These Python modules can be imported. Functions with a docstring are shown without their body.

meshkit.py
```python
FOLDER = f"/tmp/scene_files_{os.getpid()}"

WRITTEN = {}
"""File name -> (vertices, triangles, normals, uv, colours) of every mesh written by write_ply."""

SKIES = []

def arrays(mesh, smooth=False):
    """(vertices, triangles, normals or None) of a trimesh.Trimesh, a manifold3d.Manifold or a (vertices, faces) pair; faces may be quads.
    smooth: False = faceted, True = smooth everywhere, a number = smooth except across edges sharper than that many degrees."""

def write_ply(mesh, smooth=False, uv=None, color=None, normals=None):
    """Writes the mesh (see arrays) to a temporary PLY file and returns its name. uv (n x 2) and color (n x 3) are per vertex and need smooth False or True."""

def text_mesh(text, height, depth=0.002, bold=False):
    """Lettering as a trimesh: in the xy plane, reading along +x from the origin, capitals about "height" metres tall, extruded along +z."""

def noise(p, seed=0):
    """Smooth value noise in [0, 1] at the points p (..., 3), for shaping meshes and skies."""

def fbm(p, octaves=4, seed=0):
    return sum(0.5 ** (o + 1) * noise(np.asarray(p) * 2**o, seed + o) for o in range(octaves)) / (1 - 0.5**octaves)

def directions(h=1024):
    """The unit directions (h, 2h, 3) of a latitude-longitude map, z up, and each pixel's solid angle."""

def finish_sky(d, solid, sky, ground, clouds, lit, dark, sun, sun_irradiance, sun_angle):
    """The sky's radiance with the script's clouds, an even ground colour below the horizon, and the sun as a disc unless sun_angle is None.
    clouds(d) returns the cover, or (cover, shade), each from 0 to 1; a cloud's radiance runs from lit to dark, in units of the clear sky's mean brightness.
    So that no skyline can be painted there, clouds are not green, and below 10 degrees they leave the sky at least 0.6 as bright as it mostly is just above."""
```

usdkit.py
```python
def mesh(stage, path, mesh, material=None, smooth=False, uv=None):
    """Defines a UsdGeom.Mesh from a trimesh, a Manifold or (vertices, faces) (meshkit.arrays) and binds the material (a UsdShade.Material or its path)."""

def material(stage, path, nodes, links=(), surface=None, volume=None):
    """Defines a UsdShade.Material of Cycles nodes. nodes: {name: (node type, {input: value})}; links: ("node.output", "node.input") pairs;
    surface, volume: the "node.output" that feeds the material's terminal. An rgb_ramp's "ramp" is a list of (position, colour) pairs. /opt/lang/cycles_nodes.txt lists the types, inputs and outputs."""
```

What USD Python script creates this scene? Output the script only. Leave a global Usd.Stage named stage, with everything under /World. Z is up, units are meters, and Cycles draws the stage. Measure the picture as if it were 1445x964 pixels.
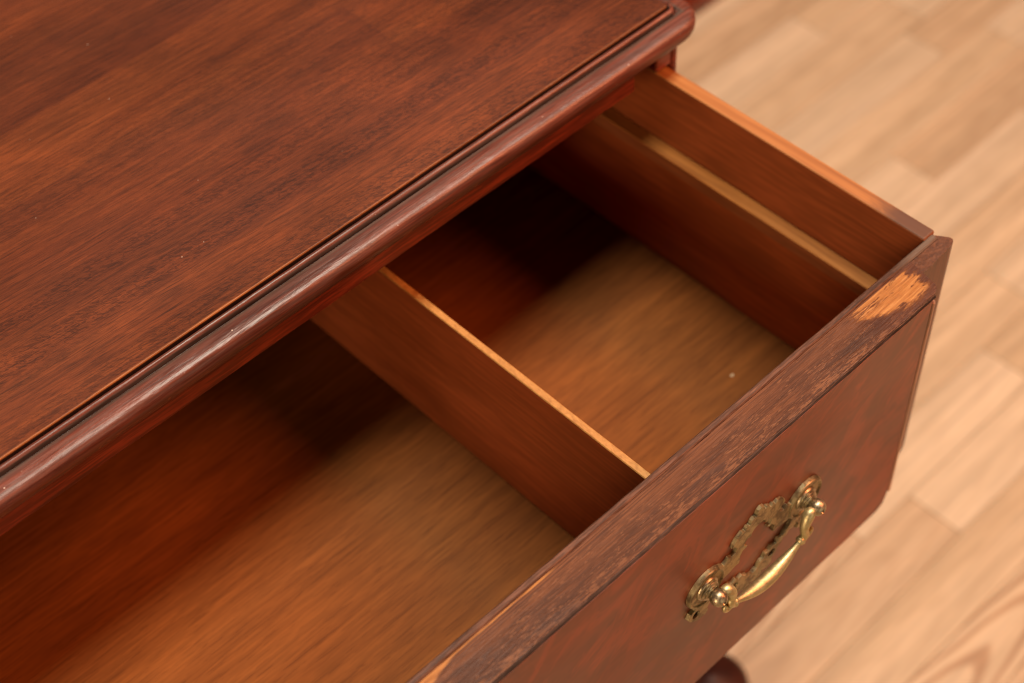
import math, random
import numpy as np, trimesh, manifold3d, usdkit, meshkit
from shapely.geometry import Polygon, Point
from shapely.ops import unary_union
from shapely import affinity
from pxr import Usd, UsdGeom, UsdLux, Gf, Sdf, UsdShade

stage = Usd.Stage.CreateInMemory()
UsdGeom.SetStageUpAxis(stage, UsdGeom.Tokens.z)
UsdGeom.SetStageMetersPerUnit(stage, 1.0)
UsdGeom.Xform.Define(stage, '/World')
UsdGeom.Scope.Define(stage, '/World/Looks')

# ------------------------------------------------------------------ camera
W, H = 1445.0, 964.0
F_PX = 2343.68
CAM = (-0.5924, -0.511986, 0.62204)
RIGHT = (0.718617, -0.694534, -0.034817)
DOWN = (-0.547737, -0.534463, -0.643688)
FWD = (0.428454, 0.481635, -0.764496)
cam = UsdGeom.Camera.Define(stage, '/World/camera')
cam.CreateHorizontalApertureAttr(36.0)
cam.CreateVerticalApertureAttr(36.0 * H / W)
cam.CreateFocalLengthAttr(36.0 * F_PX / W)
cam.CreateFStopAttr(5.4)
cam.CreateFocusDistanceAttr(0.835)
cam.CreateClippingRangeAttr(Gf.Vec2f(0.01, 100))
m = Gf.Matrix4d(1)
m.SetRow(0, Gf.Vec4d(*RIGHT, 0))
m.SetRow(1, Gf.Vec4d(*[-v for v in DOWN], 0))
m.SetRow(2, Gf.Vec4d(*[-v for v in FWD], 0))
m.SetRow(3, Gf.Vec4d(*CAM, 1))
cam.AddTransformOp().Set(m)
cam.CreateExposureAttr(0.0)

# ------------------------------------------------------------------ lamps: overhead and front-right read off the shadows, others added
def rect_lamp(name, pos, target, w, h, intensity, color):
    l = UsdLux.RectLight.Define(stage, '/World/' + name)
    l.CreateWidthAttr(w); l.CreateHeightAttr(h)
    l.CreateIntensityAttr(intensity); l.CreateColorAttr(Gf.Vec3f(*color))
    p, t = Gf.Vec3d(*pos), Gf.Vec3d(*target)
    z = (p - t).GetNormalized()
    x = Gf.Cross(Gf.Vec3d(0, 1, 0.001), z).GetNormalized()
    y = Gf.Cross(z, x)
    mm = Gf.Matrix4d(1)
    for i, r in enumerate((x, y, z)):
        mm.SetRow(i, Gf.Vec4d(r[0], r[1], r[2], 0))
    mm.SetRow(3, Gf.Vec4d(*pos, 1))
    l.AddTransformOp().Set(mm)
    return l

WARM = (1.0, 0.87, 0.70)
rect_lamp('overhead_lamp', (0.40, -0.15, 2.65), (0.40, -0.03, -0.19), 1.90, 0.74, 25.5, WARM)
rect_lamp('front_softbox', (1.25, -1.15, 1.55), (-0.2, 0.0, -0.1), 1.0, 1.0, 20.0, (1.0, 0.29, 0.115))
rect_lamp('front_bounce_lamp', (-0.4, -3.2, 0.35), (-0.2, -0.2, -0.15), 2.4, 1.2, 1.4, (1.0, 0.76, 0.50))  # added lamp standing in for light bounced onto the drawer front
rect_lamp('left_window_lamp', (-3.2, -0.75, 0.31), (-0.2, -0.08, -0.12), 1.5, 0.32, 34.0, (1.0, 0.62, 0.36))  # unseen lamp added low on the left to brighten the divider face
rect_lamp('rear_bounce_lamp', (0.9, 2.6, 1.9), (-0.1, 0.2, 0.0), 2.2, 1.2, 0.3, (1.0, 0.88, 0.76))  # added dim lamp that gives the top something to reflect

# ------------------------------------------------------------------ material graphs
class G:
    def __init__(self): self.n, self.l, self.c = {}, [], 0
    def __call__(self, kind, out=None, **kw):
        self.c += 1; name = f'n{self.c}'
        vals = {}
        for k, v in kw.items():
            if isinstance(v, str) and '.' in v: self.l.append((v, f'{name}.{k}'))
            else: vals[k] = v
        self.n[name] = (kind, vals)
        outs = {'noise_texture': 'fac', 'rgb_ramp': 'color', 'mix_color': 'result', 'math': 'value', 'map_range': 'result', 'bump': 'normal',
                'principled_bsdf': 'BSDF', 'mapping': 'vector', 'geometry': 'position', 'texture_coordinate': 'object', 'separate_xyz': 'x',
                'vector_math': 'vector', 'wave_texture': 'fac', 'voronoi_texture': 'distance', 'object_info': 'random', 'combine_xyz': 'vector',
                'hsv': 'color', 'white_noise_texture': 'value', 'mix_float': 'result', 'vector_rotate': 'vector'}
        return f'{name}.{out or outs[kind]}'
    def swap(self, ref, out): return ref.split('.')[0] + '.' + out
    def noise(self, vec, sc, scale=1.0, detail=4, rough=0.55, dist=0.0, loc=(0, 0, 0)):
        v = self('mapping', vector=vec, scale=sc, location=loc)
        return self('noise_texture', vector=v, scale=scale, detail=detail, roughness=rough, distortion=dist)
    def ramp(self, fac, stops): return self('rgb_ramp', fac=fac, ramp=stops)
    def rng(self, v, a, b, c=0.0, d=1.0, smooth=True):
        return self('map_range', value=v, from_min=a, from_max=b, to_min=c, to_max=d, clamp=True, range_type='smoothstep' if smooth else 'linear')
    def mul(self, a, b): return self('math', math_type='multiply', value1=a, value2=b)
    def add(self, a, b): return self('math', math_type='add', value1=a, value2=b)
    def mix(self, fac, a, b, t='mix'): return self('mix_color', blend_type=t, fac=fac, a=a, b=b)
    def done(self, path, **pbsdf):
        s = self('principled_bsdf', **pbsdf)
        return usdkit.material(stage, '/World/Looks/' + path, self.n, self.l, surface=s)

def sc_axis(axis, along, across):
    return tuple(along if a == axis else across for a in 'xyz')

def wood(name, dark, mid, light, axis='x', along=2.5, across=38.0, fine=(30, 700), fine_amt=0.35, cloud=0.4, rough=0.4, rough_var=0.12,
         coat=0.0, coat_rough=0.2, bump=0.15, spec=0.5, rot=0.0, extra=None, coord='geometry', dist=0.6, seed=0.0, dent=0.0, coat_tint=(1, 1, 1)):
    g = G()
    if coord == 'geometry':
        pos = g('geometry')
    else:
        o = g('texture_coordinate'); r = g('object_info')
        pos = g('vector_math', math_type='add', vector1=o, vector2=g('combine_xyz', x=g.mul(r, 37.0), y=g.mul(r, 61.0), z=g.mul(r, 13.0)))
    raw = pos
    if rot: pos = g('mapping', vector=pos, rotation=(0, 0, rot))
    L = (seed, seed * 1.7, seed * 0.3)
    n1 = g.noise(pos, sc_axis(axis, along, across), 1.0, 5, 0.55, dist, L)
    n2 = g.noise(pos, sc_axis(axis, fine[0], fine[1]), 1.0, 3, 0.6, 0.2, L)
    n3 = g.noise(pos, sc_axis(axis, 5.0, 9.0), 1.0, 3, 0.5, 0.4, L)
    col = g.ramp(n1, [(0.25, dark), (0.5, mid), (0.75, light)])
    pores = g.rng(n2, 0.42, 0.62, 1.0 - fine_amt, 1.0 + 0.25 * fine_amt)
    cl = g.rng(n3, 0.3, 0.7, 1.0 - cloud, 1.0 + cloud * 0.5)
    k = g.mul(pores, cl)
    col = g.mix(1.0, col, g('combine_xyz', x=k, y=k, z=k), 'multiply')
    rv = g.rng(n3, 0.3, 0.7, rough - rough_var, rough + rough_var)
    if extra: col, rv = extra(g, raw, col, rv)
    bm = g('bump', height=n2, strength=bump, distance=0.0006)
    if dent:
        dn = g.noise(raw, (30, 75, 75), 1.0, 4, 0.55, 0.3, (3, 1, 2))
        dent_n = g('bump', height=dn, strength=dent, distance=0.004)
        bm = g('bump', height=dn, strength=dent, distance=0.004, normal=bm)
    kw = dict(base_color=col, roughness=rv, normal=bm, specular_ior_level=spec)
    if coat: kw.update(coat_weight=coat, coat_roughness=coat_rough, coat_tint=coat_tint)
    if coat and dent: kw['coat_normal'] = dent_n
    return g.done(name, **kw)

def lin(r, g_, b): return tuple((v / 255.0 / 12.92) if v <= 10 else ((v / 255.0 + 0.055) / 1.055) ** 2.4 for v in (r, g_, b))

# --- table top: ribbon-figured mahogany, rubbed through to pale wood on the front arris
def top_extra(g, pos, col, rv):
    xyz = g('separate_xyz', vector=pos); y = g.swap(xyz, 'y')
    tilt = g('mapping', vector=pos, rotation=(0, 0, 0.04))
    # soft mottle across the grain and darker clouds
    mot = g.noise(g('mapping', vector=pos, rotation=(0, 0, -0.5)), (34, 15, 34), 1.0, 3, 0.5, 0.6, (2, 6, 0))
    col = g.mix(g.rng(mot, 0.40, 0.66, 0.0, 0.32), col, g.mix(1.0, col, (1.45, 1.40, 1.25), 'multiply'))
    cl = g.noise(tilt, (6, 30, 6), 1.0, 4, 0.6, 0.7, (5, 1, 0))
    col = g.mix(g.rng(cl, 0.46, 0.66, 0.0, 0.36), col, g.mix(1.0, col, (0.62, 0.66, 0.72), 'multiply'))
    # the top is glued up of staves: each has its own tone
    row = g('math', math_type='floor', value1=g.add(g.mul(y, 19.0), 0.37))
    rr = g('white_noise_texture', vector=g('combine_xyz', x=row, y=3.0, z=1.0))
    cell = g('math', math_type='floor', value1=g.add(g.mul(xyz, 2.3), g.mul(rr, 9.0)))
    tw = g('white_noise_texture', vector=g('combine_xyz', x=row, y=cell, z=5.0))
    tk = g.rng(tw, 0.0, 1.0, 0.80, 1.20, smooth=False)
    col = g.mix(1.0, col, g('combine_xyz', x=tk, y=g('math', math_type='power', value1=tk, value2=1.25), z=tk), 'multiply')
    # growth lines, then long and short pores
    ln = g.noise(tilt, (5, 260, 5), 1.0, 4, 0.65, 0.5, (4, 4, 0))
    col = g.mix(1.0, col, g.ramp(ln, [(0.34, (0.86, 0.85, 0.84)), (0.5, (1.0, 1.0, 1.0)), (0.66, (1.12, 1.13, 1.13))]), 'multiply')
    po = g.noise(tilt, (18, 1000, 18), 1.0, 2, 0.6, 0.3, (1, 2, 0))
    col = g.mix(g.rng(po, 0.55, 0.61, 0.0, 0.42), col, g.mix(1.0, col, (0.40, 0.40, 0.42), 'multiply'))
    po2 = g.noise(tilt, (70, 1400, 70), 1.0, 2, 0.6, 0.3, (7, 2, 0))
    col = g.mix(g.rng(po2, 0.57, 0.61, 0.0, 0.55), col, g.mix(1.0, col, (0.40, 0.38, 0.38), 'multiply'))
    # ribbon figure: rippled dark flecks in bands that run along the board near its front edge
    fl = g.noise(g('mapping', vector=pos, rotation=(0, 0, 0.38)), (150, 560, 150), 1.0, 3, 0.6, 1.6)
    fl2 = g.noise(g('mapping', vector=pos, rotation=(0, 0, 0.10)), (60, 850, 60), 1.0, 3, 0.6, 0.8, (3, 5, 0))
    band = g.noise(pos, (1.0, 34, 1), 1.0, 2, 0.5, 0.3, (3.1, 7.7, 0))
    near = g.rng(y, 0.02, 0.22, 1.0, 0.2)
    b1 = g.rng(band, 0.40, 0.54)
    dkm = g.mul(g.mul(g.rng(fl, 0.50, 0.555), g.mul(b1, near)), 0.72)
    col = g.mix(dkm, col, g.mix(1.0, col, (0.40, 0.37, 0.38), 'multiply'))
    dk2 = g.mul(g.mul(g.rng(fl2, 0.53, 0.58), g.rng(band, 0.38, 0.58, 1.0, 0.25)), g.mul(near, 0.5))
    col = g.mix(dk2, col, g.mix(1.0, col, (0.40, 0.37, 0.38), 'multiply'))
    # rubbed arris
    wn = g.noise(pos, (14, 300, 14), 1.0, 4, 0.6, 0.2, (1.3, 0, 0))
    w = g.rng(g.add(y, g.mul(g.add(wn, -0.5), 0.0035)), -0.0002, 0.0014, 1.0, 0.0)
    w = g.mul(w, g.rng(g.swap(xyz, 'z'), -0.0011, -0.0006))
    left = g.rng(g.swap(xyz, 'x'), -0.40, -0.06, 0.95, 0.30)
    col = g.mix(g.mul(w, left), col, (0.40, 0.15, 0.04))
    col = g.mix(g.rng(g.swap(xyz, 'z'), -0.0016, -0.0010, 0.9, 0.0), col, (0.015, 0.009, 0.007))  # groove wall below the arris: its shade is painted into the colour
    # tiny pale specks
    v = g('voronoi_texture', vector=pos, scale=60.0, feature='f1')
    sp = g.mul(g.rng(v, 0.020, 0.030, 0.6, 0.0), g.rng(g('white_noise_texture', vector=g.swap(v, 'position')), 0.5, 0.7, 1.0, 0.0))
    col = g.mix(sp, col, (0.5, 0.4, 0.32))
    return col, rv

M = {}
M['top'] = wood('mahogany_top', (0.106, 0.0238, 0.0058), (0.137, 0.0330, 0.0078), (0.170, 0.0440, 0.0102), 'x', 3.0, 24, (30, 420), 0.18, 0.30,
                rough=0.46, rough_var=0.07, spec=0.4, coat=0.12, coat_rough=0.34, bump=0.10, rot=0.02, extra=top_extra, dist=1.3)

def edge_extra(g, pos, col, rv):
    v = g('voronoi_texture', vector=pos, scale=150.0, feature='f1')
    sel = g('white_noise_texture', vector=g.swap(v, 'position'))
    sp = g.mul(g.rng(v, 0.045, 0.065, 0.85, 0.0), g.rng(sel, 0.20, 0.26, 0.95, 0.15))
    col = g.mix(sp, col, (0.75, 0.66, 0.58))
    xyz = g('separate_xyz', vector=pos); z = g.swap(xyz, 'z')
    ch = g.noise(pos, (120, 240, 240), 1.0, 4, 0.65, 0.6)
    c2 = g.mul(g.rng(ch, 0.56, 0.64), g.rng(z, -0.0165, -0.011, 1.0, 0.0))
    col = g.mix(g.mul(c2, 0.75), col, (0.32, 0.09, 0.035))
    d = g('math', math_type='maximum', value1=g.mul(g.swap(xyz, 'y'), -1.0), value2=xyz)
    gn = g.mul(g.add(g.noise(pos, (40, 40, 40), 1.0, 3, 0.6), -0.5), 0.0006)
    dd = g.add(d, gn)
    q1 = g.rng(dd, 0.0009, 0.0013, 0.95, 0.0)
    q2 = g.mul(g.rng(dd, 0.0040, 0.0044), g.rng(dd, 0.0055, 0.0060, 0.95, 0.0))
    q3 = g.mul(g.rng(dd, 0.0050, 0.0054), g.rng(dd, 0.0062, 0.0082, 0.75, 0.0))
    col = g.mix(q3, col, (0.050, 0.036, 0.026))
    col = g.mix(q1, col, (0.020, 0.012, 0.009)); col = g.mix(q2, col, (0.020, 0.012, 0.009))  # grime, and groove shade painted dark into the colour
    dust = g.rng(g.noise(pos, (20, 400, 400), 1.0, 3, 0.5, 0.2), 0.35, 0.7, 0.02, 0.16)
    col = g.mix(dust, col, (0.30, 0.22, 0.19))
    return col, rv
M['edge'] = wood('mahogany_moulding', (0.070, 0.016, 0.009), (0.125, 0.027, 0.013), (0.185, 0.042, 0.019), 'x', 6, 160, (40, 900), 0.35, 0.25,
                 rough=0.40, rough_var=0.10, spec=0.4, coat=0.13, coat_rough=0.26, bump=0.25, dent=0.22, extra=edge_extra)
M['rail'] = wood('mahogany_rail', (0.12, 0.018, 0.0065), (0.20, 0.029, 0.0095), (0.29, 0.046, 0.014), 'x', 5, 110, (40, 700), 0.45, 0.3, rough=0.4, coat=0.3, coat_rough=0.3, bump=0.3)
M['case'] = wood('mahogany_case', (0.060, 0.014, 0.008), (0.11, 0.024, 0.011), (0.16, 0.036, 0.015), 'z', 3, 50, (30, 600), 0.3, 0.3, rough=0.38, coat=0.4, coat_rough=0.25)
M['leg'] = wood('mahogany_leg', (0.032, 0.007, 0.004), (0.052, 0.011, 0.005), (0.07, 0.015, 0.007), 'z', 3, 50, (30, 600), 0.3, 0.3, rough=0.6, spec=0.25)
M['groove'] = wood('groove_dark', (0.018, 0.010, 0.007), (0.026, 0.014, 0.009), (0.035, 0.018, 0.012), 'x', 8, 200, rough=0.6)  # dark groove tone, assigned to no part

# --- drawer woods
def bottom_extra(g, pos, col, rv):
    c = g.noise(pos, (7, 16, 7), 1.0, 4, 0.6, 1.0, (3, 3, 0))
    col = g.mix(g.rng(c, 0.42, 0.66, 0.0, 0.28), col, g.mix(1.0, col, (0.68, 0.64, 0.60), 'multiply'))
    ln = g.noise(pos, (4, 150, 4), 1.0, 4, 0.65, 0.6, (4, 4, 0))
    col = g.mix(1.0, col, g.ramp(ln, [(0.34, (0.84, 0.82, 0.78)), (0.5, (1.0, 1.0, 1.0)), (0.66, (1.12, 1.14, 1.14))]), 'multiply')
    po = g.noise(pos, (45, 1000, 45), 1.0, 2, 0.6, 0.5, (1, 2, 0))
    col = g.mix(g.rng(po, 0.56, 0.61, 0.0, 0.45), col, g.mix(1.0, col, (0.52, 0.46, 0.42), 'multiply'))
    return col, rv
M['bottom'] = wood('drawer_bottom_wood', (0.196, 0.0600, 0.0112), (0.226, 0.0725, 0.0138), (0.258, 0.086, 0.0176), 'x', 2.2, 22, (30, 380), 0.14, 0.22,
                   rough=0.62, rough_var=0.05, bump=0.10, spec=0.14, seed=3.3, dist=1.0, extra=bottom_extra)
def raw_edge(g, pos, col, rv, z0):
    """the sawn top edge of a board is bare, paler wood"""
    nrm = g('separate_xyz', vector=g('geometry', out='true_normal')); up = g.rng(g.swap(nrm, 'z'), 0.55, 0.75)
    fl = g.noise(pos, (600, 260, 600), 1.0, 3, 0.6, 0.5)
    e = g.ramp(fl, [(0.30, tuple(z0 * v for v in (0.38, 0.180, 0.046))), (0.5, tuple(z0 * v for v in (0.50, 0.250, 0.066))), (0.70, tuple(z0 * v for v in (0.60, 0.315, 0.092)))])
    return g.mix(up, col, e), rv
M['divider'] = wood('divider_wood', (0.32, 0.074, 0.020), (0.40, 0.100, 0.028), (0.47, 0.126, 0.037), 'y', 2.0, 26, (22, 420), 0.18, 0.25,
                    rough=0.5, bump=0.08, spec=0.4, seed=5.1, extra=lambda g, p, c, r: raw_edge(g, p, c, r, 0.85))
def side_extra(g, pos, col, rv):
    nrm = g('separate_xyz', vector=g('geometry', out='true_normal')); up = g.rng(g.swap(nrm, 'z'), 0.35, 0.7)
    n = g.noise(pos, (300, 9, 300), 1.0, 4, 0.55, 0.3)
    e = g.ramp(n, [(0.3, (0.25, 0.095, 0.026)), (0.5, (0.34, 0.14, 0.040)), (0.7, (0.42, 0.19, 0.060))])
    y = g.swap(g('separate_xyz', vector=pos), 'y')
    n2 = g.noise(pos, (120, 60, 120), 1.0, 3, 0.6, 0.5)
    st = g.rng(g.add(y, g.mul(g.add(n2, -0.5), 0.03)), -0.188, -0.158, 1.0, 0.0)      # stained towards the front
    e = g.mix(g.mul(st, 0.9), e, (0.075, 0.034, 0.022))
    return g.mix(up, col, e), rv
M['side'] = wood('drawer_side_wood', (0.31, 0.078, 0.021), (0.40, 0.110, 0.030), (0.48, 0.143, 0.041), 'y', 2.0, 30, (22, 420), 0.2, 0.3,
                 rough=0.5, bump=0.08, spec=0.4, seed=9.2, extra=side_extra)
def runner_extra(g, pos, col, rv):
    nrm = g('separate_xyz', vector=g('geometry', out='true_normal')); up = g.rng(g.swap(nrm, 'z'), 0.55, 0.75)
    fl = g.noise(pos, (300, 16, 300), 1.0, 4, 0.6, 0.3)
    e = g.ramp(fl, [(0.35, (0.34, 0.124, 0.025)), (0.5, (0.43, 0.165, 0.034)), (0.65, (0.51, 0.205, 0.046))])
    return g.mix(up, col, e), rv
M['runner'] = wood('runner_wood', (0.24, 0.075, 0.022), (0.33, 0.11, 0.034), (0.42, 0.15, 0.05), 'y', 3, 60, (22, 420), 0.2, 0.2, rough=0.55, seed=2.2, extra=runner_extra)
M['back'] = wood('drawer_back_wood', (0.17, 0.048, 0.016), (0.25, 0.075, 0.024), (0.32, 0.105, 0.036), 'x', 2, 26, rough=0.55, seed=4.4)

# --- the drawer front
def veneer_extra(g, pos, col, rv):
    b = g.noise(g('mapping', vector=pos, rotation=(0, 0.7, 0)), (16, 20, 34), 1.0, 4, 0.6, 1.8, (2, 5, 1))
    col = g.mix(g.rng(b, 0.44, 0.62, 0.0, 0.62), col, (0.270, 0.053, 0.0150))
    f = g.noise(g('mapping', vector=pos, rotation=(0, -0.5, 0)), (9, 10, 17), 1.0, 3, 0.55, 1.2, (7, 2, 4))
    col = g.mix(g.rng(f, 0.45, 0.62, 0.0, 0.5), col, (0.088, 0.028, 0.0125))
    vp = g.noise(g('mapping', vector=pos, rotation=(0, 0.6, 0)), (160, 160, 1000), 1.0, 2, 0.6, 0.6, (3, 3, 3))
    col = g.mix(g.rng(vp, 0.57, 0.63, 0.0, 0.35), col, g.mix(1.0, col, (0.6, 0.55, 0.55), 'multiply'))
    return col, rv
M['veneer'] = wood('front_veneer', (0.112, 0.027, 0.0095), (0.155, 0.037, 0.0125), (0.200, 0.049, 0.0165), 'x', 7, 22, (60, 260), 0.10, 0.18,
                   rough=0.42, rough_var=0.08, spec=0.4, coat=0.14, coat_rough=0.3, bump=0.08, extra=veneer_extra, dist=1.6)
def worn_extra(g, pos, col, rv):
    xyz = g('separate_xyz', vector=pos); x = xyz; y = g.swap(xyz, 'y')
    # scuffed dark varnish: pale flecks that lie along the edge, denser near the front arris
    fl = g.noise(pos, (190, 950, 190), 1.0, 5, 0.72, 0.3)
    big = g.noise(pos, (26, 60, 26), 1.0, 3, 0.6, 0.5, (4, 1, 0))
    arr = g.rng(y, -0.2315, -0.2235, 0.55, 0.0)
    q = g.add(g.add(fl, g.mul(g.add(big, -0.5), 0.22)), g.mul(arr, 0.18))
    col = g.mix(g.rng(q, 0.54, 0.65, 0.0, 0.68), col, (0.25, 0.112, 0.050))
    gr = g.rng(g.noise(pos, (26, 150, 26), 1.0, 4, 0.65, 0.3, (9, 9, 0)), 0.52, 0.68, 0.0, 0.55)
    col = g.mix(g.mul(gr, 0.95), col, (0.046, 0.025, 0.019))
    # reddish brown near the inner seam
    inn = g.rng(y, -0.222, -0.2090, 0.0, 0.8)
    rd = g.noise(pos, (40, 300, 40), 1.0, 3, 0.5, 0.3, (1, 4, 0))
    col = g.mix(g.mul(inn, g.rng(rd, 0.3, 0.6)), col, (0.185, 0.072, 0.028))
    rdg = g.noise(pos, (3, 1500, 3), 1.0, 2, 0.5, 0.1, (2, 2, 0))
    col = g.mix(g.mul(g.rng(y, -0.2155, -0.2110), g.rng(rdg, 0.50, 0.56, 0.0, 0.6)), col, (0.050, 0.019, 0.010))
    # chipped streak of bare wood along the seam, at the left
    s = g.noise(pos, (18, 120, 18), 1.0, 4, 0.6, 0.2, (6, 0, 0))
    lw = g.add(g.rng(x, -0.355, -0.30, 0.0013, 0.0002, smooth=False), g.rng(x, -0.395, -0.365, 0.0038, 0.0))
    d = g.add(g.add(y, 0.2085), g.add(lw, g.mul(g.add(s, -0.5), 0.0055)))
    st = g.mul(g.rng(d, -0.0004, 0.0006), g.rng(x, -0.315, -0.30, 1.0, 0.0))
    sg = g.noise(pos, (50, 700, 50), 1.0, 4, 0.65, 0.2, (3, 8, 0))
    col = g.mix(g.mul(st, g.rng(sg, 0.35, 0.5, 0.55, 1.0)), col, g.ramp(sg, [(0.35, (0.26, 0.10, 0.025)), (0.6, (0.50, 0.23, 0.06))]))
    # rubbed bare patch at the right-hand end
    pn = g.add(g.noise(pos, (60, 150, 60), 1.0, 5, 0.7, 0.5, (0.4, 0.2, 0)), -0.5)
    pn2 = g.add(g.noise(pos, (150, 500, 150), 1.0, 4, 0.7, 0.3, (2.4, 0.2, 0)), -0.5)
    jx = g.add(g.mul(pn, 0.030), g.mul(pn2, 0.010)); jy = g.add(g.mul(pn, 0.010), g.mul(pn2, 0.006))
    xx = g.add(x, jx); yj = g.add(y, jy)
    # the lower limit climbs towards the seam at the left
    low = g.rng(x, -0.094, -0.062, -0.2112, -0.2275, smooth=False)
    ok1 = g.rng(g.add(yj, g.mul(low, -1.0)), -0.0022, 0.0046)
    ok2 = g.rng(xx, -0.0365, -0.0440); ok3 = g.rng(y, -0.2092, -0.2084, 1.0, 0.0)
    ok4 = g.rng(xx, -0.094, -0.076)
    mask = g.mul(g.mul(ok1, ok2), g.mul(ok3, ok4))
    stn = g.noise(pos, (45, 330, 45), 1.0, 4, 0.65, 0.4, (8.2, 3, 0))
    mask = g.mul(mask, g.rng(stn, 0.52, 0.66, 1.0, 0.18))
    e = g.add(g.rng(x, -0.10, -0.045, 1.6, 0.6), 0.0)
    gn = g.noise(pos, (60, 900, 60), 1.0, 4, 0.65, 0.2, (3, 2, 0))
    bare = g.ramp(gn, [(0.3, (0.21, 0.082, 0.021)), (0.5, (0.34, 0.150, 0.042)), (0.7, (0.47, 0.245, 0.085))])
    cw = g.noise(pos, (900, 200, 900), 1.0, 3, 0.6, 0.2)
    bare = g.mix(g.rng(cw, 0.5, 0.62, 0.0, 0.35), bare, (0.38, 0.145, 0.036))
    halo = g.rng(e, 0.9, 2.0, 1.0, 0.0)
    col = g.mix(g.mul(halo, 0.6), col, (0.075, 0.026, 0.016))
    col = g.mix(g.rng(mask, 0.0, 0.40), col, (0.120, 0.043, 0.014))
    col = g.mix(g.rng(mask, 0.30, 0.85), col, bare)
    return col, rv
M['worn'] = wood('worn_front_edge', (0.066, 0.025, 0.0105), (0.108, 0.041, 0.0165), (0.155, 0.062, 0.025), 'x', 9, 230, (70, 1000), 0.36, 0.25,
                 rough=0.52, rough_var=0.10, spec=0.22, bump=0.5, extra=worn_extra, dist=0.4)
def inner_extra(g, pos, col, rv):
    x = g('separate_xyz', vector=pos)
    n = g.noise(pos, (60, 200, 60), 1.0, 3, 0.5, 0.3)
    col = g.mix(g.mul(g.rng(x, -0.05, -0.028), g.rng(n, 0.3, 0.5, 0.5, 0.85)), col, (0.14, 0.105, 0.080))
    return col, rv
M['inner_strip'] = wood('front_inner_strip', (0.08, 0.036, 0.022), (0.13, 0.058, 0.034), (0.19, 0.088, 0.05), 'x', 12, 300, (90, 900), 0.4, 0.2,
                        rough=0.5, spec=0.25, bump=0.4, extra=inner_extra)
def lip_extra(g, pos, col, rv):
    nrm = g('separate_xyz', vector=g('geometry', out='true_normal')); up = g.rng(g.swap(nrm, 'z'), 0.4, 0.7)
    n = g.noise(pos, (300, 500, 300), 1.0, 4, 0.65, 0.4)
    return g.mix(up, col, g.ramp(n, [(0.3, (0.055, 0.021, 0.010)), (0.5, (0.095, 0.036, 0.016)), (0.7, (0.15, 0.06, 0.028))])), rv
M['lip'] = wood('front_lip_wood', (0.11, 0.034, 0.016), (0.145, 0.044, 0.020), (0.18, 0.055, 0.025), 'z', 6, 90, (40, 600), 0.3, 0.2, rough=0.45, bump=0.2, extra=lip_extra)
M['bead'] = wood('veneer_bead', (0.42, 0.20, 0.12), (0.52, 0.26, 0.155), (0.60, 0.31, 0.19), 'z', 10, 90, rough=0.38, coat=0.4, coat_rough=0.25)  # paler than the veneer: light caught on the rounded end, put into colour
M['dark_line'] = wood('veneer_dark_edge', (0.030, 0.020, 0.017), (0.050, 0.032, 0.026), (0.11, 0.058, 0.04), 'x', 40, 300, (120, 900), 0.4, 0.3, rough=0.5, bump=0.5)

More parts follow.
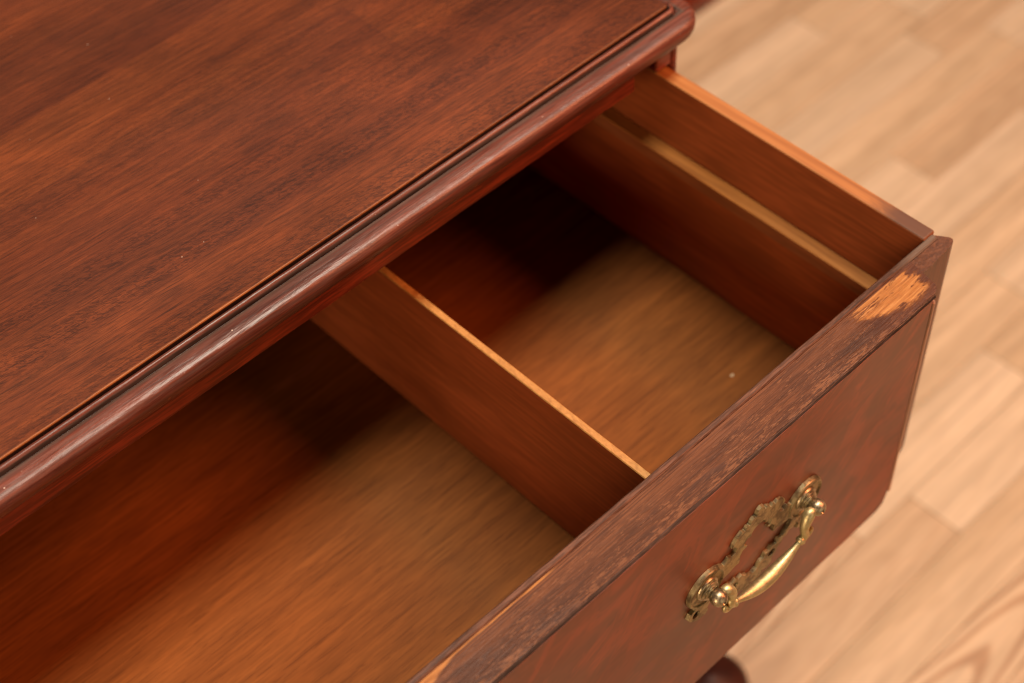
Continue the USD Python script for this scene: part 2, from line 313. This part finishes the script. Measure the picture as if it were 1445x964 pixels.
# --- brass
def brass(name, c, dirt, rough, dirt_amt, metallic=1.0):
    g = G(); pos = g('geometry')
    n = g.noise(pos, (160, 160, 160), 1.0, 4, 0.6, 0.6); n2 = g.noise(pos, (700, 700, 700), 1.0, 3, 0.6)
    col = g.mix(g.rng(n, 0.40, 0.66, 0.0, dirt_amt), c, dirt)
    r = g.rng(n2, 0.3, 0.7, rough - 0.08, rough + 0.12)
    bm = g('bump', height=n2, strength=0.25, distance=0.0004)
    return g.done(name, base_color=col, metallic=metallic, roughness=r, normal=bm)
M['brass_plate'] = brass('tarnished_brass_plate', (0.38, 0.345, 0.205), (0.13, 0.105, 0.062), 0.50, 0.85, 0.88)
M['brass_post'] = brass('tarnished_brass_post', (0.44, 0.40, 0.27), (0.15, 0.12, 0.07), 0.38, 0.8, 0.9)
M['brass_bail'] = brass('rubbed_brass_bail', (0.56, 0.53, 0.30), (0.32, 0.28, 0.135), 0.46, 0.55, 0.88)
g = G(); M['post_hole'] = g.done('dark_screw_hole', base_color=(0.03, 0.022, 0.015), roughness=0.7)

# --- floor strips
def floor_mat(name, dark, mid, light, fig):
    g = G()
    o = g('texture_coordinate'); r = g('object_info')
    pos = g('vector_math', math_type='add', vector1=o, vector2=g('combine_xyz', x=g.mul(r, 37.0), y=g.mul(r, 6.1), z=0.0))
    n1 = g.noise(pos, (1.8, 34, 1), 1.0, 4, 0.55, 0.7)
    # cathedral figure: a long parabola field cut by waves
    d = g.noise(pos, (3.0, 16, 1), 1.0, 3, 0.5, 0.3, (5, 1, 0))
    oy = g('separate_xyz', vector=o)
    yy = g.swap(oy, 'y')
    par = g.add(g.mul(oy, 1.0), g.add(g.mul(g.mul(yy, yy), 170.0), g.mul(g.add(d, -0.5), 0.22)))
    wv = g('math', math_type='sine', value1=g.add(g.mul(par, 75.0), g.mul(r, 40.0)))
    wv = g.rng(wv, -0.2, 1.0)
    n2 = g.noise(pos, (22, 420, 1), 1.0, 3, 0.6, 0.2)
    col = g.ramp(n1, [(0.28, dark), (0.5, mid), (0.72, light)])
    col = g.mix(g.mul(wv, fig), col, g.mix(1.0, col, (0.66, 0.55, 0.48), 'multiply'))
    n4 = g.noise(pos, (2.2, 90, 1), 1.0, 4, 0.6, 0.8, (8, 3, 0))
    k = g.mul(g.rng(n2, 0.35, 0.65, 0.90, 1.05), g.rng(n4, 0.32, 0.68, 0.84, 1.10))
    col = g.mix(1.0, col, g('combine_xyz', x=k, y=k, z=k), 'multiply')
    kn = g.noise(pos, (14, 26, 1), 1.0, 2, 0.5, 0.4, (2, 8, 0))
    col = g.mix(g.rng(kn, 0.74, 0.80, 0.0, 0.5), col, (0.22, 0.13, 0.07))
    return g.done(name, base_color=col, roughness=0.42, specular_ior_level=0.4)
FL = [floor_mat('laminate_honey', (0.451, 0.361, 0.235), (0.508, 0.414, 0.279), (0.556, 0.462, 0.319), 0.12),
      floor_mat('laminate_pale', (0.489, 0.414, 0.291), (0.542, 0.462, 0.330), (0.585, 0.504, 0.371), 0.08),
      floor_mat('laminate_tan', (0.407, 0.318, 0.204), (0.465, 0.365, 0.240), (0.518, 0.416, 0.281), 0.18),
      floor_mat('laminate_figured', (0.451, 0.359, 0.236), (0.513, 0.418, 0.284), (0.556, 0.462, 0.320), 1.0),
      floor_mat('laminate_russet', (0.411, 0.297, 0.187), (0.455, 0.335, 0.215), (0.504, 0.380, 0.251), 0.2)]
g = G(); M['subfloor'] = g.done('floor_joint_brown', base_color=(0.30, 0.19, 0.10), roughness=0.7)  # brown base that shows in the joints between strips

# ------------------------------------------------------------------ mesh helpers
USED = {}
def fresh(parent, name):
    k = (parent, name); USED[k] = USED.get(k, -1) + 1
    return f'{parent}/{name}' if USED[k] == 0 else f'{parent}/{name}_{USED[k]:03d}'
BASE = {}
def thing(name, label, cat, loc, group=None):
    path = fresh('/World', name)
    x = UsdGeom.Xform.Define(stage, path); x.AddTranslateOp().Set(Gf.Vec3d(*loc)); BASE[path] = np.array(loc, float)
    pr = x.GetPrim(); pr.SetCustomDataByKey('label', label); pr.SetCustomDataByKey('category', cat)
    if group: pr.SetCustomDataByKey('group', group)
    return path
def part(name, mesh, mat, parent, smooth=30, label=None):
    path = fresh(parent, name)
    base = next((BASE[k] for k in BASE if path.startswith(k + '/')), np.zeros(3))
    v, f, n = meshkit.arrays(mesh, smooth)
    pm = usdkit.mesh(stage, path, trimesh.Trimesh(np.asarray(v) - base, f, process=False) if n is None else (np.asarray(v) - base, f), mat, smooth=False)
    if n is not None:
        from pxr import Vt
        pm.CreateNormalsAttr(Vt.Vec3fArray.FromNumpy(n.astype(np.float32))); pm.SetNormalsInterpolation('vertex')
    if label: pm.GetPrim().SetCustomDataByKey('label', label)
    return path

def cbox(x0, x1, y0, y1, z0, z1, c=0.0008):
    lo, hi = np.array([x0, y0, z0]), np.array([x1, y1, z1]); pts = []
    for a in np.ndindex(2, 2, 2):
        corner = np.where(np.array(a) == 0, lo, hi); s = np.where(np.array(a) == 0, 1, -1)
        for k in range(3):
            q = corner + s * c; q[k] = corner[k]; pts.append(q)
    return trimesh.Trimesh(np.array(pts)).convex_hull
def rbox(x0, x1, y0, y1, z0, z1, r, seg=16):
    s = manifold3d.Manifold.sphere(r, seg)
    return manifold3d.Manifold.batch_hull([s.translate((x, y, z)) for x in (x0 + r, x1 - r) for y in (y0 + r, y1 - r) for z in (z0 + r, z1 - r)])
def tri(man):
    mm = man.to_mesh(); return trimesh.Trimesh(mm.vert_properties[:, :3], mm.tri_verts, process=False)
def prism(poly, axis, a, b):
    """extrude a 2D polygon along an axis: 'z' uses (x,y), 'y' uses (x,z), 'x' uses (y,z)"""
    t = trimesh.creation.extrude_polygon(poly, b - a, engine='earcut'); v = t.vertices.copy(); v[:, 2] += a
    if axis == 'z': w = v
    elif axis == 'y': w = v[:, [0, 2, 1]]
    else: w = v[:, [2, 0, 1]]
    f = t.faces if axis != 'y' else t.faces[:, ::-1]
    return trimesh.Trimesh(w, f, process=False)
def catmull(P, n=8):
    P = np.asarray(P, float); Q = np.vstack([2 * P[0] - P[1], P, 2 * P[-1] - P[-2]]); out = []
    for i in range(1, len(Q) - 2):
        for t in np.linspace(0, 1, n, endpoint=False):
            a, b, c, d = Q[i - 1:i + 3]
            out.append(0.5 * (2 * b + (c - a) * t + (2 * a - 5 * b + 4 * c - d) * t * t + (3 * b - a - 3 * c + d) * t ** 3))
    out.append(P[-1]); return np.array(out)
def tube(P, R, seg=16, n=8, flat=None):
    """a round bar along a smooth path with its radius at each given point"""
    PR = catmull(np.c_[np.asarray(P, float), np.asarray(R, float)], n); C, r = PR[:, :3], np.maximum(PR[:, 3], 1e-5)
    T = np.gradient(C, axis=0); T /= np.linalg.norm(T, axis=1)[:, None]
    u = np.cross(T[0], [0, 1, 0.01]); u /= np.linalg.norm(u); V = []
    for c, t, q in zip(C, T, r):
        u = u - t * (u @ t); u /= np.linalg.norm(u); w = np.cross(t, u)
        a = np.linspace(0, 2 * np.pi, seg, endpoint=False)
        V.append(c + q * (np.cos(a)[:, None] * u + np.sin(a)[:, None] * w))
    V = np.vstack(V); F = []
    for i in range(len(C) - 1):
        for j in range(seg):
            a, b = i * seg + j, i * seg + (j + 1) % seg
            F += [[a, b, b + seg], [a, b + seg, a + seg]]
    k = len(V); V = np.vstack([V, C[0], C[-1]])
    for j in range(seg):
        F += [[k, (j + 1) % seg, j], [k + 1, k - seg + j, k - seg + (j + 1) % seg]]
    return trimesh.Trimesh(V, F, process=False)
def lathe_y(cx, cz, prof, seg=28):
    """a turned piece round an axis along y: prof = (y, radius)"""
    a = np.linspace(0, 2 * np.pi, seg, endpoint=False); V = np.array([[cx + r * math.cos(t), y, cz + r * math.sin(t)] for y, r in prof for t in a]); F = []
    for i in range(len(prof) - 1):
        for j in range(seg):
            p, q = i * seg + j, i * seg + (j + 1) % seg
            F += [[p, q, q + seg], [p, q + seg, p + seg]]
    t = trimesh.Trimesh(V, F, process=False)
    return t
def wobble(mesh, amp, freq, seed=0, maxlen=0.012):
    """small hand-worn unevenness"""
    v, f = trimesh.remesh.subdivide_to_size(mesh.vertices, mesh.faces, maxlen, max_iter=14)
    t = trimesh.Trimesh(v, f, process=True); n = t.vertex_normals
    k = meshkit.fbm(t.vertices * freq, 3, seed) - 0.5
    t.vertices = t.vertices + n * (k * amp)[:, None]
    return t

# ------------------------------------------------------------------ key dimensions (metres; z = 0 is the table top, y = 0 its front arris)
FLOOR = -0.75
XL, XR, YB = -1.02, 0.0, 0.43
Y_IN, Y_FR = -0.2036, -0.2326          # back and face of the drawer front
Z_TOP, Z_LOW = -0.0399, -0.2300        # top and bottom of the drawer front
XS_IN, XS_OUT = -0.0148, -0.0048       # right drawer side
XSL_OUT, XSL_IN = -1.0152, -1.0052     # left drawer side
Z_BOT = -0.1922                        # drawer floor

# ------------------------------------------------------------------ the floor
fl = UsdGeom.Xform.Define(stage, '/World/floor'); USED[('/World', 'floor')] = 0
fl.GetPrim().SetCustomDataByKey('kind', 'structure'); fl.GetPrim().SetCustomDataByKey('label', 'pale honey laminate strip floor under the furniture')
fl.GetPrim().SetCustomDataByKey('category', 'floor')
part('floor_base', cbox(-6, 6, -6, 6, FLOOR - 0.05, FLOOR - 0.0022, 0.001), M['subfloor'], '/World/floor', smooth=False)
rng = random.Random(11)
SW = 0.0625
y0 = -0.074 - SW * 12
# strips the photograph lets one pick out: row -> (joints along x, tones between them)
SEEN = {9: ([-0.35, 0.10, 0.56, 1.0, 1.5], [0, 3, 2, 1]), 10: ([-0.5, -0.05, 0.42, 0.80, 1.3], [2, 0, 1, 0]), 11: ([-0.4, -0.06, 0.313, 0.66, 1.15], [0, 2, 1, 0]),
        12: ([-0.62, -0.12, 0.24, 0.52, 0.97, 1.4], [1, 3, 1, 0, 2]), 16: ([-0.1, 0.33, 0.69, 0.985, 1.4], [0, 1, 2, 0]), 17: ([-0.3, 0.18, 0.60, 0.96, 1.4], [1, 2, 0, 1]),
        18: ([0.0, 0.46, 0.88, 1.3], [0, 1, 2]), 21: ([0.2, 0.62, 0.90, 1.3], [0, 2, 1])}
for i in range(36):
    ya = y0 + i * SW
    if i in SEEN: joints, tones = SEEN[i]; joints, tones = [-1.3] + list(joints) + [1.9], [1] + list(tones) + [0]
    else:
        joints, tones = [-1.3 + rng.uniform(-0.4, 0)], []
        while joints[-1] < 1.9:
            ln = rng.choice([0.30, 0.36, 0.42, 0.48, 0.55])
            if joints[-1] < -0.45 or ya > 0.85: ln = 0.9
            joints.append(joints[-1] + ln); tones.append(rng.choices(range(5), [5, 4, 4, 0.5, 0.5])[0])
    for xa, xb, k in zip(joints, joints[1:], tones):
        ln = xb - xa
        mesh = cbox(-ln / 2 + 0.0003, ln / 2 - 0.0003, -SW / 2 + 0.0003, SW / 2 - 0.0003, -0.008, 0.0, 0.0006)
        pm = usdkit.mesh(stage, fresh('/World/floor', 'strip'), mesh, FL[k])
        pm.AddTranslateOp().Set(Gf.Vec3d((xa + xb) / 2, ya + SW / 2, FLOOR + rng.uniform(-0.0001, 0.0001)))

# ------------------------------------------------------------------ the dresser
D = thing('dresser', 'dark red mahogany lowboy dresser with moulded top edge and brown figured top', 'dresser', (-0.51, 0.21, FLOOR))
def ring(d, n=8, r0=0.002):
    """outline of the top pushed out by d, with rounded corners"""
    r = r0 + max(d, -r0 * 0.9); pts = []
    for cx, cy, a0 in ((XR - r0, 0 + r0, -90), (XR - r0, YB - r0, 0), (XL + r0, YB - r0, 90), (XL + r0, 0 + r0, 180)):
        for t in np.radians(np.linspace(a0, a0 + 90, n)): pts.append((cx + r * math.cos(t), cy + r * math.sin(t)))
    return np.array(pts)
def loft(profile, cap_first=False, cap_last=False):
    V, F = [], []
    rings = [ring(d) for d, z in profile]; m_ = len(rings[0])
    for (d, z), rr in zip(profile, rings): V += [(x, y, z) for x, y in rr]
    for i in range(len(profile) - 1):
        for j in range(m_):
            a, b = i * m_ + j, i * m_ + (j + 1) % m_
            F += [[a, a + m_, b + m_], [a, b + m_, b]]
    if cap_first:
        k = len(V); V.append(((XL + XR) / 2, YB / 2, profile[0][1])); F += [[k, j, (j + 1) % m_] for j in range(m_)]
    if cap_last:
        k = len(V); o = (len(profile) - 1) * m_; V.append(((XL + XR) / 2, YB / 2, profile[-1][1])); F += [[k, o + (j + 1) % m_, o + j] for j in range(m_)]
    return trimesh.Trimesh(np.array(V), np.array(F), process=False)
mmv = 0.001
board = loft([(-0.9 * mmv, 0), (-0.3 * mmv, -0.15 * mmv), (0.0, -0.6 * mmv), (0.0, -3.0 * mmv), (-1 * mmv, -20 * mmv)], cap_first=True, cap_last=True)
top = part('tabletop', board, M['top'], D, smooth=40)
prof = [(-0.5, -4.4), (0.6, -5.2), (0.85, -4.6), (0.95, -3.2), (1.15, -2.4), (1.55, -1.85), (2.1, -1.55), (2.75, -1.5), (3.4, -1.75), (3.9, -2.2), (4.25, -2.9), (4.45, -3.8), (4.55, -5.8), (5.0, -6.0),
        (5.25, -5.0), (5.6, -4.65), (6.3, -4.5), (8.5, -4.5), (11.0, -4.68), (13.2, -5.0), (14.6, -5.4), (15.7, -6.0), (16.5, -6.8), (17.1, -7.9), (17.45, -9.4), (17.5, -11.2), (17.2, -13.6),
        (16.3, -16.0), (14.9, -18.2), (13.6, -19.5), (12.9, -20.4), (12.0, -20.5), (2.0, -20.5)]
moulding = loft([(d * mmv, z * mmv) for d, z in prof])
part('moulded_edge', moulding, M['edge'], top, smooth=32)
part('front_rail', wobble(cbox(-0.978, -0.040, -0.012, 0.030, -0.0339, -0.0206, 0.0009), 0.0004, 60, 2), M['rail'], D, smooth=35)
part('top_kicker', cbox(-1.0030, -0.0170, 0.0305, 0.05, -0.034, -0.0207, 0.0008), M['case'], D)
for s in (0, 1):
    xa, xb = ((-0.0035, 0.0015), (-1.0215, -1.0165))[s]
    part('corner_stile', tri(rbox(xa, xb, -0.0085, 0.03, -0.26, -0.0207, 0.0022)), M['rail'], D)
    part('stile_block', cbox(*((-0.0165, -0.0037), (-1.0163, -1.0035))[s], -0.0075, 0.0298, -0.0378, -0.0208, 0.0008), M['rail'], D)
    part('side_panel', cbox(xa, xb - 0.0008, 0.0302, 0.40, -0.26, -0.0207, 0.0006), M['case'], D)
part('back_panel', cbox(-1.016, -0.004, 0.388, 0.400, -0.26, -0.0207, 0.0006), M['case'], D)
part('lower_rail', cbox(-1.012, -0.004, -0.006, 0.03, -0.262, -0.234, 0.001), M['rail'], D)
part('dust_panel', cbox(-1.012, -0.004, 0.0305, 0.386, -0.262, -0.250, 0.001), M['case'], D)
def cabriole(sx, sy, cx, cy):
    o = lambda d, z: (cx + sx * d * 0.75, cy + sy * d * 1.05, z)
    P = [o(0.0, -0.262), o(0.022, -0.30), o(0.030, -0.36), o(0.020, -0.45), o(0.006, -0.55), o(0.004, -0.63), o(0.018, -0.68), o(0.045, -0.705)]
    body = tube(P, [0.030, 0.036, 0.034, 0.027, 0.021, 0.0175, 0.019, 0.024], 20, 8)
    f = o(0.062, 0)
    pad = trimesh.creation.revolve(np.array([(0.0005, -0.7455), (0.020, -0.7455), (0.028, -0.744), (0.034, -0.736), (0.0365, -0.724), (0.034, -0.711), (0.026, -0.701), (0.0005, -0.695)]), sections=28)
    pad.apply_translation((f[0], f[1], 0))
    return body, pad
for sx, sy, cx, cy in ((1, -1, -0.045, -0.020), (-1, -1, -0.975, -0.020), (1, 1, -0.045, 0.375), (-1, 1, -0.975, 0.375)):
    b, pad = cabriole(sx, sy, cx, cy)
    lp = part('leg', b, M['leg'], D, smooth=50)
    part('foot', pad, M['leg'], lp, smooth=50)

# ------------------------------------------------------------------ the open drawer
DR = thing('open_drawer', 'wide pulled-out drawer with worn front edge, thin divider and brass pull', 'drawer', (-0.51, -0.02, Z_LOW))
def rounded(x0, x1, z0, z1, r):
    return Polygon([(x0, z0), (x1, z0), (x1, z1), (x0, z1)]).buffer(-r).buffer(r, 8).union(Polygon([(x0, z0 + r), (x1, z0 + r), (x1, z1), (x0, z1)])).union(Polygon([(x0, z0), (x1 - r, z0), (x1 - r, z1), (x0, z1)])) \
        if r else Polygon([(x0, z0), (x1, z0), (x1, z1), (x0, z1)])
FXL, FXR = -0.9755, -0.0445             # ends of the raised front panel
LXL, LXR = -1.0245, -0.0030             # ends of the lip behind it
# lip plate behind the raised panel: its ends are the thin tongues left and right
lip_xz = rounded(LXL, LXR, Z_LOW + 0.001, Z_TOP - 0.0022, 0.008)
for xa, xb in ((LXL, FXL - 0.0085), (-0.0365, LXR)):
    lip_xz = lip_xz.union(Polygon([(xa, Z_TOP - 0.02), (xb, Z_TOP - 0.02), (xb, Z_TOP - 0.0007), (xa, Z_TOP - 0.0007)]))
def mani(t):
    t = trimesh.Trimesh(t.vertices, t.faces, process=True); t.merge_vertices()
    if t.volume < 0: t.invert()
    return manifold3d.Manifold(manifold3d.Mesh(np.asarray(t.vertices, np.float32), np.asarray(t.faces, np.uint32)))
lip_plan = Polygon([(LXL + 0.0005, -0.2080), (LXL, -0.2132), (LXL + 0.03, -0.2174), (-0.0310, -0.2175), (-0.0090, -0.2162), (-0.0045, -0.2152), (-0.0030, -0.2140), (-0.0030, -0.2120), (-0.0046, -0.2092), (-0.0078, -0.2046), (-0.0086, -0.2044), (-0.0086, -0.2080)])
lip = mani(prism(lip_xz, 'y', -0.2300, -0.2000)) ^ mani(prism(lip_plan, 'z', Z_LOW - 0.01, Z_TOP + 0.01))
part('front_lip', tri(lip), M['lip'], DR, smooth=35)
inner_xz = rounded(LXL + 0.006, LXR - 0.006, Z_LOW + 0.001, Z_TOP, 0.004)
part('inner_strip', wobble(cbox(LXL + 0.004, -0.0079, -0.2077, Y_IN, Z_LOW + 0.002, Z_TOP + 0.0001, 0.0008), 0.0006, 80, 3), M['inner_strip'], DR, smooth=40)
# raised panel in plan, right end rounded into the lip
def plan(x0, x1, ya, yb, r):
    a = [(x0 + r * (1 - math.cos(t)), ya + r * (1 - math.sin(t))) for t in np.radians(np.linspace(0, 90, 8))]
    b = [(x1 - r * (1 - math.sin(t)), ya + r * (1 - math.cos(t))) for t in np.radians(np.linspace(0, 90, 8))]
    return Polygon(a + b + [(x1 + 0.0035, yb), (x0 - 0.0035, yb)])
core = prism(plan(FXL - 0.0035, FXR + 0.0035, -0.2308, -0.2173, 0.006), 'z', Z_LOW + 0.012, Z_TOP - 0.0020)
part('front_core', core, M['lip'], DR, smooth=35)
cap_ = prism(plan(FXL - 0.0083, FXR + 0.0083, -0.2310, -0.2081, 0.0065), 'z', Z_TOP - 0.0015, Z_TOP)
part('worn_top_edge', wobble(cap_, 0.0005, 70, 5, 0.006), M['worn'], DR, smooth=40)
# dark arris between the top and the veneer
part('dark_arris', wobble(prism(Polygon([(-0.2311, Z_TOP - 0.0001), (-0.2318, Z_TOP - 0.0007), (-0.23245, Z_TOP - 0.0019), (-0.2311, Z_TOP - 0.0022)]), 'x', FXL - 0.001, FXR + 0.002), 0.0004, 120, 6, 0.006), M['dark_line'], DR, smooth=40)
# face veneer with rounded lower corners
ver_xz = Polygon([(FXL, Z_LOW + 0.011), (FXL + 0.0035, Z_LOW + 0.003), (FXL + 0.009, Z_LOW), (FXR - 0.009, Z_LOW), (FXR - 0.0035, Z_LOW + 0.003), (FXR - 0.0012, Z_LOW + 0.011), (FXR - 0.0012, Z_TOP - 0.0021), (FXL, Z_TOP - 0.0021)])
vn = prism(ver_xz, 'y', Y_FR, -0.2309)
part('veneer_face', vn, M['veneer'], DR, smooth=30)
part('bottom_block', prism(Polygon([(FXL + 0.009, Z_LOW + 0.0003), (FXR - 0.010, Z_LOW + 0.0003), (FXR - 0.003, Z_LOW + 0.0118), (FXL + 0.003, Z_LOW + 0.0118)]), 'y', -0.2308, -0.2173), M['lip'], DR)
part('end_bead', tube([(FXR + 0.0012, Y_FR + 0.0013, z) for z in np.linspace(Z_LOW + 0.012, Z_TOP - 0.0055, 6)], [0.0017] * 6, 12, 2), M['bead'], DR, smooth=60)
# box
part('side', wobble(tri(rbox(XS_IN, XS_OUT, Y_IN + 0.0002, 0.172, -0.222, Z_TOP, 0.0012)), 0.0004, 40, 8, 0.03), M['side'], DR, smooth=40)
part('side', tri(rbox(XSL_OUT, XSL_IN, Y_IN + 0.0002, 0.172, -0.222, Z_TOP, 0.0012)), M['side'], DR, smooth=40)
part('back', cbox(XSL_IN + 0.0002, XS_IN - 0.0002, 0.160, 0.172, -0.2205, -0.052, 0.001), M['back'], DR)
part('drawer_bottom', cbox(XSL_IN + 0.0002, XS_IN - 0.0002, Y_IN + 0.0002, 0.1598, Z_BOT - 0.006, Z_BOT, 0.0004), M['bottom'], DR)
part('runner_strip', cbox(-0.0248, XS_IN - 0.0002, Y_IN + 0.0003, 0.158, -0.0996, -0.0892, 0.0007), M['runner'], DR)
part('runner_strip', cbox(XSL_IN + 0.0002, -0.9952, Y_IN + 0.0003, 0.158, -0.0996, -0.0892, 0.0007), M['runner'], DR)
part('divider', wobble(cbox(-0.2149, -0.2104, Y_IN + 0.0003, 0.1595, Z_BOT + 0.0002, -0.0807, 0.0005), 0.0006, 70, 9, 0.02), M['divider'], DR, smooth=40)
g = G(); M['speck'] = g.done('pale_fleck', base_color=(0.6, 0.45, 0.28), roughness=0.6)
sp = trimesh.creation.icosphere(2, 0.0011); sp.apply_scale((1.3, 0.9, 0.3)); sp.apply_translation((-0.059, -0.1178, Z_BOT + 0.0002))
part('paint_fleck', sp, M['speck'], DR)

# brass pull: pierced backplate, two posts and a drooping bail
HX, HZ = -0.1797, -0.125
half_out = [(0, 33), (2.4, 32), (3.6, 27.6), (5.2, 28.6), (7.2, 27.6), (8.2, 24.6), (10.2, 25.8), (12.0, 23.6), (14.2, 24.8), (17.4, 23.0), (20.4, 19.6), (21.4, 16.6), (18.8, 15.4), (17.2, 12.6), (18.2, 9.8), (21.0, 8.8),
            (23.4, 10.6), (25.2, 8.6), (27.2, 7.4), (29.4, 10.0), (33.0, 12.6), (38.0, 14.2), (43.6, 13.3), (48.0, 10.8), (51.6, 6.4), (53.2, 0.6), (52.6, -5.0), (50.2, -8.8),
            (47.2, -10.4), (48.2, -13.0), (51.4, -13.6), (53.4, -17.0), (50.8, -22.0), (45.4, -26.4), (39.0, -27.4), (36.2, -25.4), (37.4, -21.6), (35.4, -18.6), (32.4, -20.6), (29.4, -19.2), (27.2, -22.4), (24.6, -22.0),
            (23.6, -25.6), (20.8, -26.4), (19.6, -30.6), (16.6, -32.4), (16.4, -36.6), (13.0, -38.6), (9.4, -37.4), (7.2, -40.4), (3.4, -41.2), (0, -39.4)]
half_in = [(0, 17), (3.0, 16.6), (4.8, 14.6), (5.2, 11.4), (8.4, 12.2), (10.4, 10.2), (9.4, 7.4), (7.4, 7.0), (8.0, 4.2), (11.4, 4.4), (13.0, 1.6), (12.6, -2.6), (13.6, -5.6), (16.8, -5.0), (20.8, -6.4), (27.0, -7.0),
           (29.2, -10.4), (27.4, -14.4), (23.0, -18.2), (20.4, -17.4), (18.2, -20.2), (14.6, -18.8), (12.6, -21.2), (9.0, -20.6), (8.0, -23.8), (5.0, -24.6), (3.0, -28.4), (0, -29.4)]
def mirror(h): return Polygon(h + [(-x, y) for x, y in h[::-1]])
plate = mirror(half_out).buffer(0.5, 6).buffer(-0.5, 6).difference(mirror(half_in).buffer(1.0, 6).buffer(-0.5, 6))
for s in (-1, 1):
    for cx_, cy_, r_ in ((15.2, -26.4, 2.5), (46.6, -18.6, 2.6)):
        plate = plate.difference(Point(s * cx_, cy_).buffer(r_, 10))
    for cx_, cy_, r_ in ((39.85, 0.2, 13.9),):
        plate = plate.union(Point(s * cx_, cy_).buffer(r_, 24))
plate = plate.buffer(-0.25, 4).buffer(0.25, 4)
if plate.geom_type != 'Polygon': plate = max(plate.geoms, key=lambda p_: p_.area)
def to_world(poly): return affinity.translate(affinity.scale(poly, 0.001, 0.001, origin=(0, 0)), HX, HZ)
def bevel_plate(poly, y_back, y_front, bev):
    lo = prism(to_world(poly), 'y', y_front + bev, y_back)
    parts = [lo]
    inn = poly.buffer(-0.35, 4)
    for q in getattr(inn, 'geoms', [inn]): parts.append(prism(to_world(q), 'y', y_front, y_front + bev + 0.0001))
    return trimesh.util.concatenate(parts)
HP = part('backplate', bevel_plate(plate, Y_FR - 0.0001, Y_FR - 0.0021, 0.0005), M['brass_plate'], DR, smooth=20)
PX = 0.03985
for s in (-1, 1):
    cx_ = HX + s * PX
    yb = Y_FR - 0.0021
    rim = lathe_y(cx_, HZ, [(yb + 0.0004, 0.0136), (yb - 0.0006, 0.0133), (yb - 0.0009, 0.0126), (yb - 0.0004, 0.0118), (yb + 0.0004, 0.0114)], 40)
    part('rosette_rim', rim, M['brass_plate'], HP, smooth=60)
    prof_p = [(yb + 0.0003, 0.0078), (yb - 0.0010, 0.0076), (yb - 0.0016, 0.0068), (yb - 0.0017, 0.0058), (yb - 0.0024, 0.0062), (yb - 0.0030, 0.0058), (yb - 0.0032, 0.0048), (yb - 0.0039, 0.0050), (yb - 0.0045, 0.0044)]
    c0 = yb - 0.0082; R_ = 0.0049
    prof_p += [(c0 + R_ * math.cos(t), R_ * math.sin(t)) for t in np.radians(np.linspace(40, 158, 12))]
    prof_p += [(c0 - R_ * 0.90, 0.0016), (c0 - R_ * 0.72, 0.0013), (c0 - R_ * 0.70, 0.00005)]
    part('post', lathe_y(cx_, HZ, prof_p), M['brass_post'], HP, smooth=50)
YBAIL = Y_FR - 0.0101
pts, rad = [], []
half = [(35.6, 0.4, 2.9, 0), (33.6, 0.6, 3.3, 0.2), (31.6, -1.6, 3.3, 0.6), (29.6, -6.0, 2.8, 1.0), (29.4, -10.6, 2.4, 1.2), (30.4, -14.2, 2.5, 1.4), (29.0, -17.2, 2.3, 1.4), (26.0, -18.2, 1.7, 1.4), (22.5, -19.8, 1.9, 1.5),
        (15.0, -22.8, 3.1, 1.6), (7.5, -24.8, 3.9, 1.7)]
for u, v, r_, dy in [(-a, b, c, d) for a, b, c, d in half] + [(0, -25.4, 4.2, 1.7)] + half[::-1]:
    pts.append((HX + u * mmv, YBAIL - dy * mmv, HZ + v * mmv)); rad.append(r_ * mmv)
bail = [tube(pts, rad, 18, 6)]
for s in (-1, 1):
    # little outward scroll and collar at each end of the bar
    bail.append(tube([(HX + s * u * mmv, YBAIL - 1.4 * mmv, HZ + v * mmv) for u, v in ((29.6, -14.6), (32.0, -17.2), (34.4, -16.8), (35.2, -14.6), (33.9, -13.2))], [0.0022, 0.0019, 0.0017, 0.0016, 0.0015], 12, 5))
    bail.append(tube([(HX + s * u * mmv, YBAIL - 1.4 * mmv, HZ + v * mmv) for u, v in ((28.6, -16.9), (27.2, -17.5), (25.8, -18.2))], [0.0023, 0.0029, 0.0022], 14, 4))
part('bail', trimesh.util.concatenate(bail), M['brass_bail'], HP, smooth=60)

# ------------------------------------------------------------------ another piece of furniture behind: only its plinth is in view
CB = thing('cabinet', 'low dark mahogany plinth of a cabinet standing on the floor behind the moulded corner', 'cabinet', (0.95, 0.75, FLOOR))
part('plinth', tri(rbox(0.32, 1.75, 0.575, 1.0, FLOOR, FLOOR + 0.024, 0.004)), M['rail'], CB)
part('body', cbox(0.34, 1.73, 0.64, 0.98, FLOOR + 0.0241, FLOOR + 0.30, 0.003), M['case'], CB)
